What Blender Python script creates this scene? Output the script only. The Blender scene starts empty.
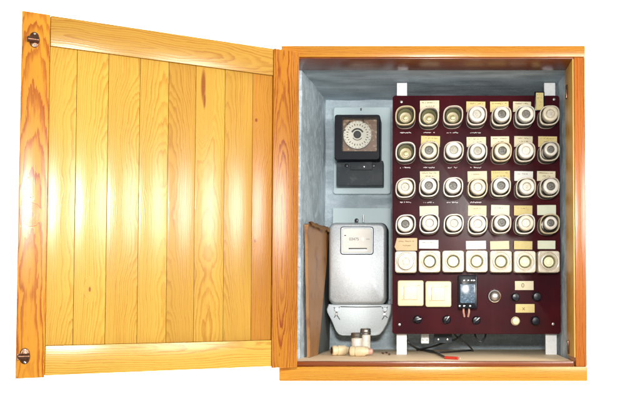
import bpy, bmesh, math, random
from mathutils import Vector

# ------------------------------------------------------------------ camera, light, exposure
U = 0.0021                 # metres per layout unit (one photo pixel on the cabinet's front plane)
DIST = 850.0               # camera distance to the front plane, in units
F = 850.0                  # focal length in photo pixels (640 wide)
CX, HY = 425.0, 298.0      # where the camera stands opposite
PITCH = math.radians(2.2)
PY = HY - F * math.tan(PITCH)
Z0 = 85.0                  # lift so that the cabinet's foot is at z = 0
R = math.radians
scene = bpy.context.scene
COL = scene.collection

cam_d = bpy.data.cameras.new('camera')
cam_d.sensor_width = 36.0
cam_d.lens = F / 640.0 * 36.0
cam_d.shift_x = (320.0 - CX) / 640.0
cam_d.shift_y = (PY - 207.0) / 640.0
cam_d.clip_start = 0.05
cam_d.clip_end = 100.0
cam = bpy.data.objects.new('camera', cam_d)
COL.objects.link(cam)
cam.location = (0, -DIST * U, Z0 * U)
cam.rotation_euler = (R(90) + PITCH, 0, 0)
scene.camera = cam

world = bpy.data.worlds.new('World')
scene.world = world
world.use_nodes = True
bg = world.node_tree.nodes['Background']
bg.inputs['Color'].default_value = (1.0, 1.0, 1.0, 1)
bg.inputs['Strength'].default_value = 0.62

def area(name, loc, target, sx, sy, power, col):
    d = bpy.data.lights.new(name, 'AREA')
    d.shape = 'RECTANGLE'
    d.size = sx; d.size_y = sy
    d.energy = power; d.color = col
    o = bpy.data.objects.new(name, d)
    COL.objects.link(o)
    o.location = loc
    o.rotation_euler = (Vector(target) - Vector(loc)).to_track_quat('-Z', 'Y').to_euler()
    return o
area('flash_lamp', (0.04, -1.80, 0.50), (0.02, 0.1, 0.35), 0.20, 0.14, 34.0, (1.0, 0.97, 0.93))
area('window_lamp', (1.08, -1.64, 0.56), (-0.40, -0.05, 0.33), 0.62, 0.50, 30.0, (1.0, 0.97, 0.92))
# two added lamps, out of view, wash the backdrop to plain white
area('added_backdrop_lamp', (-0.3, 0.75, 2.6), (-0.3, 1.9, 0.6), 9.0, 0.6, 1000.0, (1.0, 1.0, 1.0))
area('added_backdrop_lamp', (-0.3, 0.75, -1.9), (-0.3, 1.9, 0.0), 9.0, 0.6, 1000.0, (1.0, 1.0, 1.0))

vs = scene.view_settings
vs.view_transform = 'Standard'
vs.look = 'None'
vs.exposure = 0.0
vs.gamma = 1.0
vs.use_curve_mapping = False

# ------------------------------------------------------------------ layout: photo pixel + depth -> world
def W(px, py, d):
    xc = (px - CX) / F
    zc = (PY - py) / F
    yw = math.cos(PITCH) - zc * math.sin(PITCH)
    zw = math.sin(PITCH) + zc * math.cos(PITCH)
    t = (DIST + d) / yw
    return Vector((xc * t * U, d * U, (zw * t + Z0) * U))
def rect(x0, y0, x1, y1, d):
    """centre, width, height of a frontal rectangle at depth d"""
    ym = (y0 + y1) / 2; xm = (x0 + x1) / 2
    a = W(x0, ym, d); b = W(x1, ym, d); t = W(xm, y0, d); u = W(xm, y1, d)
    return Vector(((a.x + b.x) / 2, d * U, (t.z + u.z) / 2)), b.x - a.x, t.z - u.z

# ------------------------------------------------------------------ node helpers
class NT:
    def __init__(s, name):
        s.m = bpy.data.materials.new(name)
        s.m.use_nodes = True
        s.t = s.m.node_tree
        s.b = s.t.nodes['Principled BSDF']
    def n(s, kind, **kw):
        o = s.t.nodes.new(kind)
        for k, v in kw.items(): setattr(o, k, v)
        return o
    def l(s, a, b): s.t.links.new(a, b)
    def put(s, sock, v):
        if hasattr(v, 'is_output') or isinstance(v, bpy.types.NodeSocket): s.l(v, sock)
        else: sock.default_value = v
    def math(s, op, a, b=None, c=None, clamp=False):
        o = s.n('ShaderNodeMath', operation=op); o.use_clamp = clamp
        s.put(o.inputs[0], a)
        if b is not None: s.put(o.inputs[1], b)
        if c is not None: s.put(o.inputs[2], c)
        return o.outputs[0]
    def mix(s, f, a, b, mode='MIX'):
        o = s.n('ShaderNodeMix', data_type='RGBA', blend_type=mode)
        s.put(o.inputs[0], f)
        s.put(o.inputs[6], a if not isinstance(a, tuple) else (*a, 1))
        s.put(o.inputs[7], b if not isinstance(b, tuple) else (*b, 1))
        return o.outputs[2]
    def noise(s, vec, scale, detail=3, rough=0.55):
        o = s.n('ShaderNodeTexNoise')
        s.put(o.inputs['Vector'], vec)
        o.inputs['Scale'].default_value = scale
        o.inputs['Detail'].default_value = detail
        o.inputs['Roughness'].default_value = rough
        return o.outputs[0]
    def xyz(s, x, y, z):
        o = s.n('ShaderNodeCombineXYZ')
        s.put(o.inputs[0], x); s.put(o.inputs[1], y); s.put(o.inputs[2], z)
        return o.outputs[0]
    def step(s, v, a, b):
        o = s.n('ShaderNodeMapRange', interpolation_type='SMOOTHSTEP')
        s.put(o.inputs[0], v); o.inputs[1].default_value = a; o.inputs[2].default_value = b
        return o.outputs[0]
    def bump(s, h, strength, dist):
        o = s.n('ShaderNodeBump')
        o.inputs['Strength'].default_value = strength
        o.inputs['Distance'].default_value = dist
        s.l(h, o.inputs['Height'])
        s.l(o.outputs[0], s.b.inputs['Normal'])

def plain(name, col, rough=0.5, metal=0.0, spec=0.5, var=0.15, vscale=60.0, dirt=None, dirt_amt=0.5, bump=0.0, coat=0.0):
    """a paint / porcelain / metal with soft mottling, optional dirt, and a shift of tone from object to object"""
    s = NT(name)
    tc = s.n('ShaderNodeTexCoord'); oi = s.n('ShaderNodeObjectInfo')
    off = s.n('ShaderNodeVectorMath', operation='ADD')
    s.l(tc.outputs['Object'], off.inputs[0])
    s.l(s.xyz(s.math('MULTIPLY', oi.outputs['Random'], 31.0), s.math('MULTIPLY', oi.outputs['Random'], 17.0), 0.0), off.inputs[1])
    v = off.outputs[0]
    nz = s.noise(v, vscale, 4)
    k = s.math('ADD', s.math('MULTIPLY', s.math('SUBTRACT', nz, 0.5), var * 2), s.math('MULTIPLY', s.math('SUBTRACT', oi.outputs['Random'], 0.5), var))
    c = s.mix(1.0, col, s.xyz(s.math('ADD', k, 1.0), s.math('ADD', k, 1.0), s.math('ADD', s.math('MULTIPLY', k, 1.2), 1.0)), 'MULTIPLY')
    if dirt:
        nd = s.noise(v, vscale * 2.3, 5, 0.65)
        c = s.mix(s.math('MULTIPLY', s.step(nd, 0.5, 0.72), dirt_amt), c, dirt)
    s.l(c, s.b.inputs['Base Color'])
    s.l(s.math('ADD', rough, s.math('MULTIPLY', s.math('SUBTRACT', nz, 0.5), 0.25), clamp=True), s.b.inputs['Roughness'])
    s.b.inputs['Metallic'].default_value = metal
    s.b.inputs['Specular IOR Level'].default_value = spec
    s.b.inputs['Coat Weight'].default_value = coat
    if bump: s.bump(s.noise(v, vscale * 3, 3), bump, 0.002)
    return s.m

def wood(name, axis, light, dark, contrast=0.8, spacing=0.0027, gloss=0.20, knots=(), var=0.12, seed=0.0, wander=1.0, across='X', slope=0.05):
    """varnished pine: growth rings round a wandering pith, cut by the board's face; knots are (across, along, radius)"""
    s = NT(name)
    tc = s.n('ShaderNodeTexCoord'); oi = s.n('ShaderNodeObjectInfo')
    sp = s.n('ShaderNodeSeparateXYZ'); s.l(tc.outputs['Object'], sp.inputs[0])
    al = sp.outputs[{'X': 0, 'Y': 1, 'Z': 2}[axis]]
    ac = sp.outputs[{'X': 0, 'Y': 1, 'Z': 2}[across]]
    de = sp.outputs[{'X': 0, 'Y': 1, 'Z': 2}[({'X', 'Y', 'Z'} - {axis, across}).pop()]]
    rnd = s.math('ADD', oi.outputs['Random'], seed)
    o1 = s.math('MULTIPLY', rnd, 37.0)
    o2 = s.math('MULTIPLY', rnd, 91.7)
    nA = s.math('SUBTRACT', s.noise(s.xyz(o1, s.math('MULTIPLY', al, 2.4), 0.0), 1.0, 3), 0.5)
    nB = s.math('SUBTRACT', s.noise(s.xyz(o2, s.math('MULTIPLY', al, 3.0), 7.0), 1.0, 3), 0.5)
    nC = s.math('SUBTRACT', s.noise(s.xyz(s.math('ADD', s.math('MULTIPLY', ac, 60.0), o1), s.math('MULTIPLY', al, 9.0), o2), 1.0, 4), 0.5)
    pith = s.math('MULTIPLY', s.math('SUBTRACT', s.math('FRACT', s.math('MULTIPLY', rnd, 7.31)), 0.5), 0.10)
    a2 = s.math('ADD', s.math('SUBTRACT', ac, pith), s.math('MULTIPLY', nA, 0.040 * wander))
    d2 = s.math('ADD', s.math('ADD', de, s.math('ADD', 0.012, s.math('MULTIPLY', s.math('FRACT', s.math('MULTIPLY', rnd, 23.9)), 0.04))), s.math('MULTIPLY', nB, 0.050 * wander))
    d2 = s.math('ADD', d2, s.math('MULTIPLY', al, slope))
    kmask = None
    for kn in knots:
        ka, kl, kr = kn[:3]; kstretch = kn[3] if len(kn) > 3 else 1.5
        da = s.math('DIVIDE', s.math('SUBTRACT', ac, ka), kr)
        dl = s.math('DIVIDE', s.math('SUBTRACT', al, kl), kr * kstretch)
        q = s.math('SQRT', s.math('ADD', s.math('MULTIPLY', da, da), s.math('MULTIPLY', dl, dl)))
        sw = s.math('SUBTRACT', 1.0, s.step(q, 0.0, 5.0))
        d2 = s.math('ADD', d2, s.math('MULTIPLY', sw, 0.035))
        km = s.math('SUBTRACT', 1.0, s.step(s.math('ADD', q, s.math('MULTIPLY', nC, 0.6)), 0.55, 1.25))
        kmask = km if kmask is None else s.math('MAXIMUM', kmask, km)
    r = s.math('SQRT', s.math('ADD', s.math('MULTIPLY', a2, a2), s.math('MULTIPLY', d2, d2)))
    rings = s.math('ADD', s.math('DIVIDE', r, spacing), s.math('MULTIPLY', nC, 0.7))
    jag = s.noise(s.xyz(s.math('ADD', s.math('MULTIPLY', ac, 170.0), o2), s.math('MULTIPLY', al, 16.0), o1), 1.0, 4, 0.65)
    rings = s.math('ADD', rings, s.math('MULTIPLY', s.math('SUBTRACT', jag, 0.5), 1.5))
    fr = s.math('FRACT', rings)
    late = s.math('MULTIPLY', s.step(fr, 0.30, 0.88), s.math('SUBTRACT', 1.0, s.step(fr, 0.93, 1.0)))
    # each year's ring differs
    yr = s.n('ShaderNodeTexWhiteNoise', noise_dimensions='1D'); s.l(s.math('FLOOR', rings), yr.inputs['W'])
    late = s.math('MULTIPLY', late, s.math('ADD', s.math('MULTIPLY', yr.outputs['Value'], 0.6), 0.4))
    fib = s.noise(s.xyz(s.math('MULTIPLY', ac, 260.0), s.math('MULTIPLY', al, 5.0), s.math('ADD', s.math('MULTIPLY', de, 300.0), o1)), 1.0, 3)
    cloud = s.noise(s.xyz(s.math('ADD', s.math('MULTIPLY', ac, 12.0), o2), s.math('MULTIPLY', al, 3.5), o1), 1.0, 3)
    f = s.math('MULTIPLY', late, contrast)
    f = s.math('ADD', f, s.math('MULTIPLY', s.math('SUBTRACT', fib, 0.5), 0.75))
    f = s.math('ADD', f, s.math('MULTIPLY', s.math('SUBTRACT', cloud, 0.5), 0.75), clamp=True)
    c = s.mix(f, light, dark)
    if kmask is not None:
        c = s.mix(s.math('MULTIPLY', kmask, 0.8), c, (0.17, 0.022, 0.003))
    k = s.math('ADD', 1.0, s.math('MULTIPLY', s.math('SUBTRACT', s.math('FRACT', s.math('MULTIPLY', rnd, 13.7)), 0.5), var * 2))
    c = s.mix(1.0, c, s.xyz(k, s.math('POWER', k, 1.5), s.math('POWER', k, 2.0)), 'MULTIPLY')
    s.l(c, s.b.inputs['Base Color'])
    s.l(s.math('ADD', gloss, s.math('MULTIPLY', fib, 0.10)), s.b.inputs['Roughness'])
    s.b.inputs['Specular IOR Level'].default_value = 0.45
    s.bump(s.math('ADD', fib, s.math('MULTIPLY', late, 0.5)), 0.10, 0.001)
    return s.m

def plaster(name, col):
    s = NT(name)
    tc = s.n('ShaderNodeTexCoord'); v = tc.outputs['Object']
    sp = s.n('ShaderNodeSeparateXYZ'); s.l(v, sp.inputs[0])
    st = s.noise(s.xyz(s.math('MULTIPLY', sp.outputs[0], 6.0), s.math('MULTIPLY', sp.outputs[1], 40.0), s.math('MULTIPLY', sp.outputs[2], 40.0)), 1.0, 5, 0.6)
    big = s.noise(v, 7.0, 4)
    fine = s.noise(v, 130.0, 5, 0.7)
    c = s.mix(s.step(big, 0.30, 0.72), tuple(x * 0.60 for x in col), col)
    c = s.mix(s.math('MULTIPLY', s.step(st, 0.45, 0.62), 0.60), c, (0.68, 0.79, 0.86))
    c = s.mix(s.math('MULTIPLY', s.step(fine, 0.60, 0.75), 0.5), c, (0.10, 0.14, 0.17))
    s.l(c, s.b.inputs['Base Color'])
    s.b.inputs['Roughness'].default_value = 0.62
    s.b.inputs['Specular IOR Level'].default_value = 0.25
    s.bump(s.math('ADD', s.math('ADD', st, fine), big), 0.9, 0.008)
    return s.m

L_PINE = (0.44, 0.248, 0.034); D_PINE = (0.30, 0.112, 0.005)
L_ORG = (0.42, 0.165, 0.009);  D_ORG = (0.22, 0.038, 0.001)
M = {}
M['plank'] = wood('pine_plank', 'Z', L_PINE, D_PINE, 0.62)
M['stile'] = wood('pine_stile', 'Z', L_ORG, D_ORG, 1.0, spacing=0.0046, seed=0.3, knots=((-0.002, -0.037, 0.0035),))
M['hinge_stile'] = wood('pine_hinge_stile', 'Z', L_ORG, D_ORG, 1.0, spacing=0.0036, seed=0.71, wander=0.6)
M['rail'] = wood('pine_rail', 'X', L_PINE, D_PINE, 0.7, spacing=0.0042, seed=0.15, across='Z')
M['frame_v'] = wood('pine_frame_upright', 'Z', (0.42, 0.125, 0.010), (0.20, 0.028, 0.002), 1.0, spacing=0.0027, seed=0.5, wander=0.35, slope=0.02)
M['frame_h'] = wood('pine_frame_rail', 'X', (0.50, 0.225, 0.020), (0.30, 0.075, 0.005), 0.9, spacing=0.0029, seed=0.2, across='Z', wander=0.4, slope=0.02)
M['dark_wood_and_shade'] = wood('dark_pine_and_shade', 'X', (0.20, 0.048, 0.008), (0.11, 0.018, 0.003), 0.8, spacing=0.0029, across='Z', wander=0.4, slope=0.02)  # dark bottom fillet; also colours in the shade under the top rail
M['lit_lining'] = wood('lit_pine_lining', 'Z', (0.58, 0.33, 0.060), (0.40, 0.15, 0.015), 0.8, spacing=0.003, across='Y', wander=0.4, slope=0.02, gloss=0.35)  # paler than the upright: the light on the right reveal is in the colour
M['floor'] = wood('plywood_floor', 'X', (0.90, 0.72, 0.48), (0.82, 0.59, 0.34), 0.3, spacing=0.010, gloss=0.55, across='Y')
M['plaster'] = plaster('blue_grey_plaster', (0.58, 0.70, 0.77))
M['shell'] = plain('cabinet_shell', (0.55, 0.55, 0.53), 0.8)
def panel_paint():
    s = NT('maroon_panel')
    tc = s.n('ShaderNodeTexCoord'); v = tc.outputs['Object']
    sp = s.n('ShaderNodeSeparateXYZ'); s.l(v, sp.inputs[0])
    big = s.noise(v, 8.0, 4); fine = s.noise(v, 180.0, 4, 0.7)
    run = s.noise(s.xyz(s.math('MULTIPLY', sp.outputs[0], 90.0), 0.0, s.math('MULTIPLY', sp.outputs[2], 7.0)), 1.0, 4)
    c = s.mix(s.step(big, 0.3, 0.7), (0.026, 0.0008, 0.0045), (0.050, 0.0020, 0.0050))
    c = s.mix(s.math('MULTIPLY', s.step(fine, 0.66, 0.80), 0.20), c, (0.13, 0.09, 0.08))
    c = s.mix(s.math('MULTIPLY', s.step(run, 0.60, 0.80), 0.05), c, (0.20, 0.15, 0.14))
    s.l(c, s.b.inputs['Base Color'])
    s.l(s.math('ADD', 0.22, s.math('MULTIPLY', s.math('ADD', run, fine), 0.12)), s.b.inputs['Roughness'])
    s.b.inputs['Specular IOR Level'].default_value = 0.24
    s.bump(s.math('ADD', big, s.math('MULTIPLY', fine, 0.15)), 0.12, 0.003)
    return s.m
M['maroon'] = panel_paint()
M['white_paint'] = plain('white_strap_paint', (0.72, 0.74, 0.75), 0.6, var=0.10, dirt=(0.35, 0.34, 0.32), dirt_amt=0.3)
M['porcelain'] = plain('porcelain', (0.60, 0.53, 0.41), 0.28, var=0.22, vscale=60, dirt=(0.30, 0.21, 0.10), dirt_amt=0.50)
M['cap'] = plain('porcelain_cap', (0.64, 0.60, 0.52), 0.25, var=0.22, vscale=60, dirt=(0.34, 0.27, 0.17), dirt_amt=0.40)
M['porcelain_pink'] = plain('pinkish_porcelain', (0.60, 0.49, 0.40), 0.28, var=0.2, vscale=60, dirt=(0.30, 0.20, 0.11), dirt_amt=0.5)
M['porcelain_aged'] = plain('yellowed_porcelain', (0.54, 0.44, 0.26), 0.30, var=0.25, vscale=60, dirt=(0.24, 0.16, 0.06), dirt_amt=0.6)
M['porcelain_white'] = plain('white_porcelain', (0.62, 0.60, 0.53), 0.25, var=0.15, vscale=60, dirt=(0.30, 0.26, 0.18), dirt_amt=0.4)
M['cap_aged'] = plain('yellowed_cap', (0.60, 0.53, 0.39), 0.28, var=0.2, vscale=60, dirt=(0.30, 0.22, 0.11), dirt_amt=0.4)
M['cap_disc'] = plain('blind_cap_disc', (0.52, 0.47, 0.38), 0.35, var=0.35, vscale=170, dirt=(0.16, 0.13, 0.08), dirt_amt=0.6)
M['old_shaded_body'] = plain('aged_shaded_porcelain', (0.10, 0.09, 0.075), 0.45, var=0.4, vscale=60, dirt=(0.05, 0.04, 0.03), dirt_amt=0.6)  # aged porcelain, darkened in colour for the shade on the body sides
M['brass'] = plain('dull_brass', (0.36, 0.34, 0.16), 0.38, metal=0.7, var=0.25, vscale=80, dirt=(0.05, 0.05, 0.03), dirt_amt=0.5)
M['socket'] = plain('socket_thread', (0.24, 0.24, 0.13), 0.4, metal=0.5, var=0.3, vscale=90)
M['dark_glass'] = plain('sight_glass', (0.09, 0.085, 0.07), 0.4, var=0.5, vscale=190, spec=0.3, dirt=(0.45, 0.43, 0.38), dirt_amt=0.8)
M['pale_glass'] = plain('pale_sight_glass', (0.42, 0.40, 0.33), 0.4, var=0.4, vscale=190, spec=0.3, dirt=(0.12, 0.11, 0.08), dirt_amt=0.7)
M['lamp_glass'] = plain('cream_glass', (0.90, 0.87, 0.60), 0.12, var=0.15, vscale=80, spec=0.7, coat=0.5)
M['gunmetal'] = plain('screw_metal', (0.32, 0.31, 0.29), 0.3, metal=0.9, var=0.2)
M['chrome'] = plain('chrome', (0.78, 0.76, 0.72), 0.14, metal=1.0, var=0.08)
M['paper_cream'] = plain('cream_paper', (0.66, 0.60, 0.42), 0.75, spec=0.2, var=0.12, vscale=40, dirt=(0.60, 0.48, 0.25), dirt_amt=0.3)
M['paper_yellow'] = plain('yellowed_paper', (0.64, 0.53, 0.24), 0.75, spec=0.2, var=0.15, vscale=50, dirt=(0.55, 0.36, 0.10), dirt_amt=0.45)
M['paper_white'] = plain('white_paper', (0.72, 0.71, 0.66), 0.7, spec=0.2, var=0.06)
M['paper_green'] = plain('pale_green_paper', (0.66, 0.68, 0.52), 0.75, spec=0.2, var=0.08)
M['card_brown'] = plain('brown_card', (0.55, 0.42, 0.25), 0.8, spec=0.2, var=0.15, vscale=60)
M['ink'] = plain('brown_ink', (0.20, 0.13, 0.06), 0.8, spec=0.1)
M['black_ink'] = plain('black_ink', (0.03, 0.03, 0.03), 0.8, spec=0.1)
M['switch'] = plain('cream_bakelite', (0.70, 0.60, 0.38), 0.3, var=0.04)
M['rocker'] = plain('cream_rocker', (0.74, 0.67, 0.50), 0.28, var=0.04)
M['black'] = plain('black_bakelite', (0.007, 0.008, 0.013), 0.28, spec=0.25, var=0.3)
M['housing'] = plain('navy_black_case', (0.006, 0.008, 0.014), 0.4, spec=0.13, var=0.3)
M['recess'] = plain('shaded_recess', (0.028, 0.024, 0.016), 0.6, spec=0.2, var=0.5, vscale=70)  # grimy recess, colour darkened for the shadow in the gap round the cap
M['dark_grey'] = plain('charcoal_cover', (0.032, 0.040, 0.046), 0.5, spec=0.2, var=0.2, vscale=20, dirt=(0.12, 0.13, 0.14), dirt_amt=0.4)
M['plate'] = plain('blue_grey_plate', (0.52, 0.63, 0.66), 0.5, spec=0.3, var=0.07, vscale=12)
M['hammer'] = plain('hammertone_grey', (0.49, 0.53, 0.56), 0.36, metal=0.45, var=0.35, vscale=330, dirt=(0.75, 0.76, 0.77), dirt_amt=0.5, bump=0.25)
M['hammer_blue'] = plain('pale_hammertone', (0.62, 0.69, 0.74), 0.42, metal=0.1, var=0.22, vscale=330, bump=0.2)
M['rubber'] = plain('black_rubber', (0.02, 0.02, 0.022), 0.45, var=0.2)
M['dial'] = plain('dial_white', (0.76, 0.75, 0.70), 0.45, var=0.06)
M['mech'] = plain('brass_mechanism', (0.16, 0.085, 0.050), 0.5, metal=0.2, var=0.6, vscale=55, dirt=(0.62, 0.54, 0.38), dirt_amt=0.8)
M['relay_screen'] = plain('blue_relay_window', (0.05, 0.085, 0.12), 0.2, var=0.5, vscale=90, spec=0.6, dirt=(0.30, 0.42, 0.50), dirt_amt=0.7)
M['copper'] = plain('pink_copper', (0.72, 0.42, 0.34), 0.35, metal=0.4, var=0.1)
M['red'] = plain('red_sleeve', (0.55, 0.035, 0.015), 0.4, var=0.15)
M['bronze'] = plain('brown_bronze', (0.10, 0.045, 0.025), 0.28, metal=0.75, var=0.3, vscale=120)
M['kraft'] = plain('kraft_paper', (0.34, 0.165, 0.06), 0.5, spec=0.4, var=0.25, vscale=9, dirt=(0.13, 0.035, 0.012), dirt_amt=0.6, bump=0.15)
M['grey_sheet'] = plain('grey_sheet', (0.10, 0.11, 0.105), 0.7, spec=0.2, var=0.2, vscale=15)
M['ivory'] = plain('ivory_ceramic', (0.62, 0.52, 0.33), 0.35, var=0.12, vscale=60, dirt=(0.45, 0.33, 0.15), dirt_amt=0.35)
M['crumb'] = plain('brown_crumb', (0.10, 0.03, 0.02), 0.7)

# clear plastic pane of the time switch
s_ = NT('clear_pane')
mixn = s_.n('ShaderNodeMixShader'); tr = s_.n('ShaderNodeBsdfTransparent'); gl = s_.n('ShaderNodeBsdfGlossy')
gl.inputs['Roughness'].default_value = 0.15
tr.inputs['Color'].default_value = (0.98, 0.975, 0.95, 1)
mixn.inputs[0].default_value = 0.06
s_.l(tr.outputs[0], mixn.inputs[1]); s_.l(gl.outputs[0], mixn.inputs[2])
s_.l(mixn.outputs[0], s_.t.nodes['Material Output'].inputs['Surface'])
M['pane'] = s_.m

# ------------------------------------------------------------------ mesh helpers
WPOS = {}
def finish(bm, name, smooth=True, angle=35):
    bmesh.ops.recalc_face_normals(bm, faces=bm.faces)
    me = bpy.data.meshes.new(name)
    bm.to_mesh(me); bm.free()
    if smooth:
        me.polygons.foreach_set('use_smooth', [True] * len(me.polygons))
        me.set_sharp_from_angle(angle=R(angle))
    return me
def link(name, me, mat, parent=None, pos=(0, 0, 0), rot=None):
    """pos is a world position while the parent is unrotated, else local to it"""
    o = bpy.data.objects.new(name, me)
    COL.objects.link(o)
    if me is not None and mat is not None:
        if len(me.materials) == 0: me.materials.append(mat)
        elif me.materials[0] != mat:
            o.material_slots[0].link = 'OBJECT'; o.material_slots[0].material = mat
    p = Vector(pos)
    WPOS[o.name] = p.copy()
    if parent is not None:
        o.parent = parent
        p = p - WPOS[parent.name]
    o.location = p
    if rot: o.rotation_euler = rot
    return o
def thing(name, label, cat, pos, group=None):
    o = link(name, None, None, None, pos)
    o.empty_display_size = 0.02
    o['label'] = label; o['category'] = cat
    if group: o['group'] = group
    return o
def tag(o, label, cat, group=None):
    o['label'] = label; o['category'] = cat
    if group: o['group'] = group
    return o
def b_box(bm, sx, sy, sz, c=(0, 0, 0), bev=0.0, seg=2):
    r = bmesh.ops.create_cube(bm, size=1.0)
    vs_ = r['verts']
    for v in vs_: v.co = Vector((v.co.x * sx + c[0], v.co.y * sy + c[1], v.co.z * sz + c[2]))
    if bev > 0:
        es = list({e for v in vs_ for e in v.link_edges})
        bmesh.ops.bevel(bm, geom=es, offset=bev, segments=seg, profile=0.6, affect='EDGES')
def box_me(sx, sy, sz, bev=0.0, seg=2):
    bm = bmesh.new(); b_box(bm, sx, sy, sz, (0, 0, 0), bev, seg)
    return finish(bm, 'box')
def slab(name, r, d, th, mat, parent, bev=0.4, rot=None):
    """frontal board: r in photo pixels at depth d (front face), th units thick going back"""
    c, w, h = rect(*r, d)
    c.y += th * U / 2
    return link(name, box_me(w, th * U, h, bev * U), mat, parent, c, rot)
def b_lathe(bm, prof, seg=32, c=(0, 0, 0), axis='Y'):
    rings = []
    for (r, y) in prof:
        if r <= 1e-9:
            ps = [(0, y)]
            rings.append([bm.verts.new(lathe_pt(0, 0, y, c, axis))])
        else:
            rings.append([bm.verts.new(lathe_pt(r * math.cos(2 * math.pi * k / seg), r * math.sin(2 * math.pi * k / seg), y, c, axis)) for k in range(seg)])
    for a, b in zip(rings, rings[1:]):
        for k in range(seg):
            k2 = (k + 1) % seg
            if len(a) == 1 and len(b) == 1: continue
            if len(a) == 1: bm.faces.new((a[0], b[k], b[k2]))
            elif len(b) == 1: bm.faces.new((a[k], a[k2], b[0]))
            else: bm.faces.new((a[k], a[k2], b[k2], b[k]))
def lathe_pt(x, z, y, c, axis):
    if axis == 'Y': return (x + c[0], y + c[1], z + c[2])
    if axis == 'Z': return (x + c[0], z + c[1], y + c[2])
    return (y + c[0], x + c[1], z + c[2])
def lathe_me(prof, seg=32, axis='Y'):
    bm = bmesh.new(); b_lathe(bm, prof, seg, (0, 0, 0), axis)
    return finish(bm, 'lathe')
def b_loft(bm, loops, cap0=True, cap1=True):
    rs = [[bm.verts.new(p) for p in lp] for lp in loops]
    n = len(rs[0])
    for a, b in zip(rs, rs[1:]):
        for k in range(n):
            bm.faces.new((a[k], a[(k + 1) % n], b[(k + 1) % n], b[k]))
    if cap0: bm.faces.new(rs[0])
    if cap1: bm.faces.new(rs[-1])
def b_tube(bm, pts, r, seg=8):
    pts = [Vector(p) for p in pts]
    loops = []
    up = Vector((0.13, 0.4, 0.9)).normalized()
    for i, p in enumerate(pts):
        t = (pts[min(i + 1, len(pts) - 1)] - pts[max(i - 1, 0)]).normalized()
        a = t.cross(up).normalized(); b = t.cross(a).normalized()
        rr = r[i] if isinstance(r, (list, tuple)) else r
        loops.append([p + (a * math.cos(2 * math.pi * k / seg) + b * math.sin(2 * math.pi * k / seg)) * rr for k in range(seg)])
    b_loft(bm, loops)
def smooth_path(pts, n=8):
    pts = [Vector(p) for p in pts]; out = []
    P = [pts[0]] + pts + [pts[-1]]
    for i in range(1, len(P) - 2):
        for k in range(n):
            t = k / n
            out.append(0.5 * ((2 * P[i]) + (-P[i - 1] + P[i + 1]) * t + (2 * P[i - 1] - 5 * P[i] + 4 * P[i + 1] - P[i + 2]) * t * t + (-P[i - 1] + 3 * P[i] - 3 * P[i + 1] + P[i + 2]) * t ** 3))
    out.append(pts[-1])
    return out
def tube(name, pts, r, mat, parent, seg=8, n=8):
    sp = smooth_path(pts, n); c = sp[0]
    bm = bmesh.new(); b_tube(bm, [p - c for p in sp], r, seg)
    return link(name, finish(bm, name), mat, parent, c)
def rrect(w, h, r, n=5):
    out = []
    for cx, cz, a0 in ((w / 2 - r, h / 2 - r, 0), (-w / 2 + r, h / 2 - r, 90), (-w / 2 + r, -h / 2 + r, 180), (w / 2 - r, -h / 2 + r, 270)):
        for k in range(n + 1):
            a = R(a0 + 90 * k / n)
            out.append((cx + r * math.cos(a), cz + r * math.sin(a)))
    return out
def prism_me(outline, y0, y1, bev=0.0):
    """outline in (x, z); y0 is the front; a chamfered front edge of size bev"""
    bm = bmesh.new()
    loops = []
    if bev > 0:
        cx = sum(p[0] for p in outline) / len(outline); cz = sum(p[1] for p in outline) / len(outline)
        ext = max(max(abs(p[0] - cx) for p in outline), max(abs(p[1] - cz) for p in outline))
        for k, dy in ((1 - bev / ext, 0.0), (1 - 0.35 * bev / ext, 0.3 * bev), (1.0, bev)):
            loops.append([Vector((cx + (p[0] - cx) * k, y0 + dy, cz + (p[1] - cz) * k)) for p in outline])
    else:
        loops.append([Vector((p[0], y0, p[1])) for p in outline])
    loops.append([Vector((p[0], y1, p[1])) for p in outline])
    b_loft(bm, loops)
    return finish(bm, 'prism')
def screw(parent, pos, r, mat='gunmetal', ang=0.4, name='screw'):
    """slotted screw head facing the viewer"""
    bm = bmesh.new()
    b_lathe(bm, [(r, 0.0), (r, -0.35 * r), (0.75 * r, -0.6 * r), (0.0, -0.68 * r)], 16)
    return link(name, finish(bm, 'screw'), M[mat], parent, pos)

# ------------------------------------------------------------------ white backdrop, added for the blank surround
bm = bmesh.new(); b_box(bm, 18.0, 0.04, 10.0)
bd = link('backdrop', finish(bm, 'backdrop'), plain('white_backdrop', (0.86, 0.86, 0.86), 0.9, spec=0.1, var=0.02, vscale=2.0), None, (-0.3, 1.92, 0.4))
bd['kind'] = 'structure'
# ------------------------------------------------------------------ the cabinet
FD = 46.0                       # depth of the wooden frame
cab = thing('wall_cabinet', 'open varnished pine cabinet with a blue-grey plastered interior and plank door', 'cabinet', W(432, 380, 20))
cab_top, cab_bot = 46.0, 380.0
def fbox(name, x0, x1, z0, z1, d0, d1, mat, parent, bev=1.2):
    """box from layout units (x, z relative to the eye) and depths"""
    c = Vector(((x0 + x1) / 2 * U, (d0 + d1) / 2 * U, ((z0 + z1) / 2 + Z0) * U))
    return link(name, box_me((x1 - x0) * U, (d1 - d0) * U, (z1 - z0) * U, bev * U), mat, parent, c)
def zu(py, d): return W(CX, py, d).z / U - Z0
def xu(px, d): return (px - CX) * (DIST + d) / F
ZT, ZTI = zu(45.5, 0), zu(57, 0)
ZB, ZBI = zu(381.2, 0), zu(366.6, 0)
XL, XR, XLI, XRI = xu(279.5, 0), xu(587, 0), -136.0, xu(575.5, 0)
fbox('top_rail', XL, XR, ZTI, ZT, 0, FD, M['frame_h'], cab)
fbox('bottom_rail', XL, XR, ZB, ZBI, 0, FD, M['frame_h'], cab)
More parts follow.
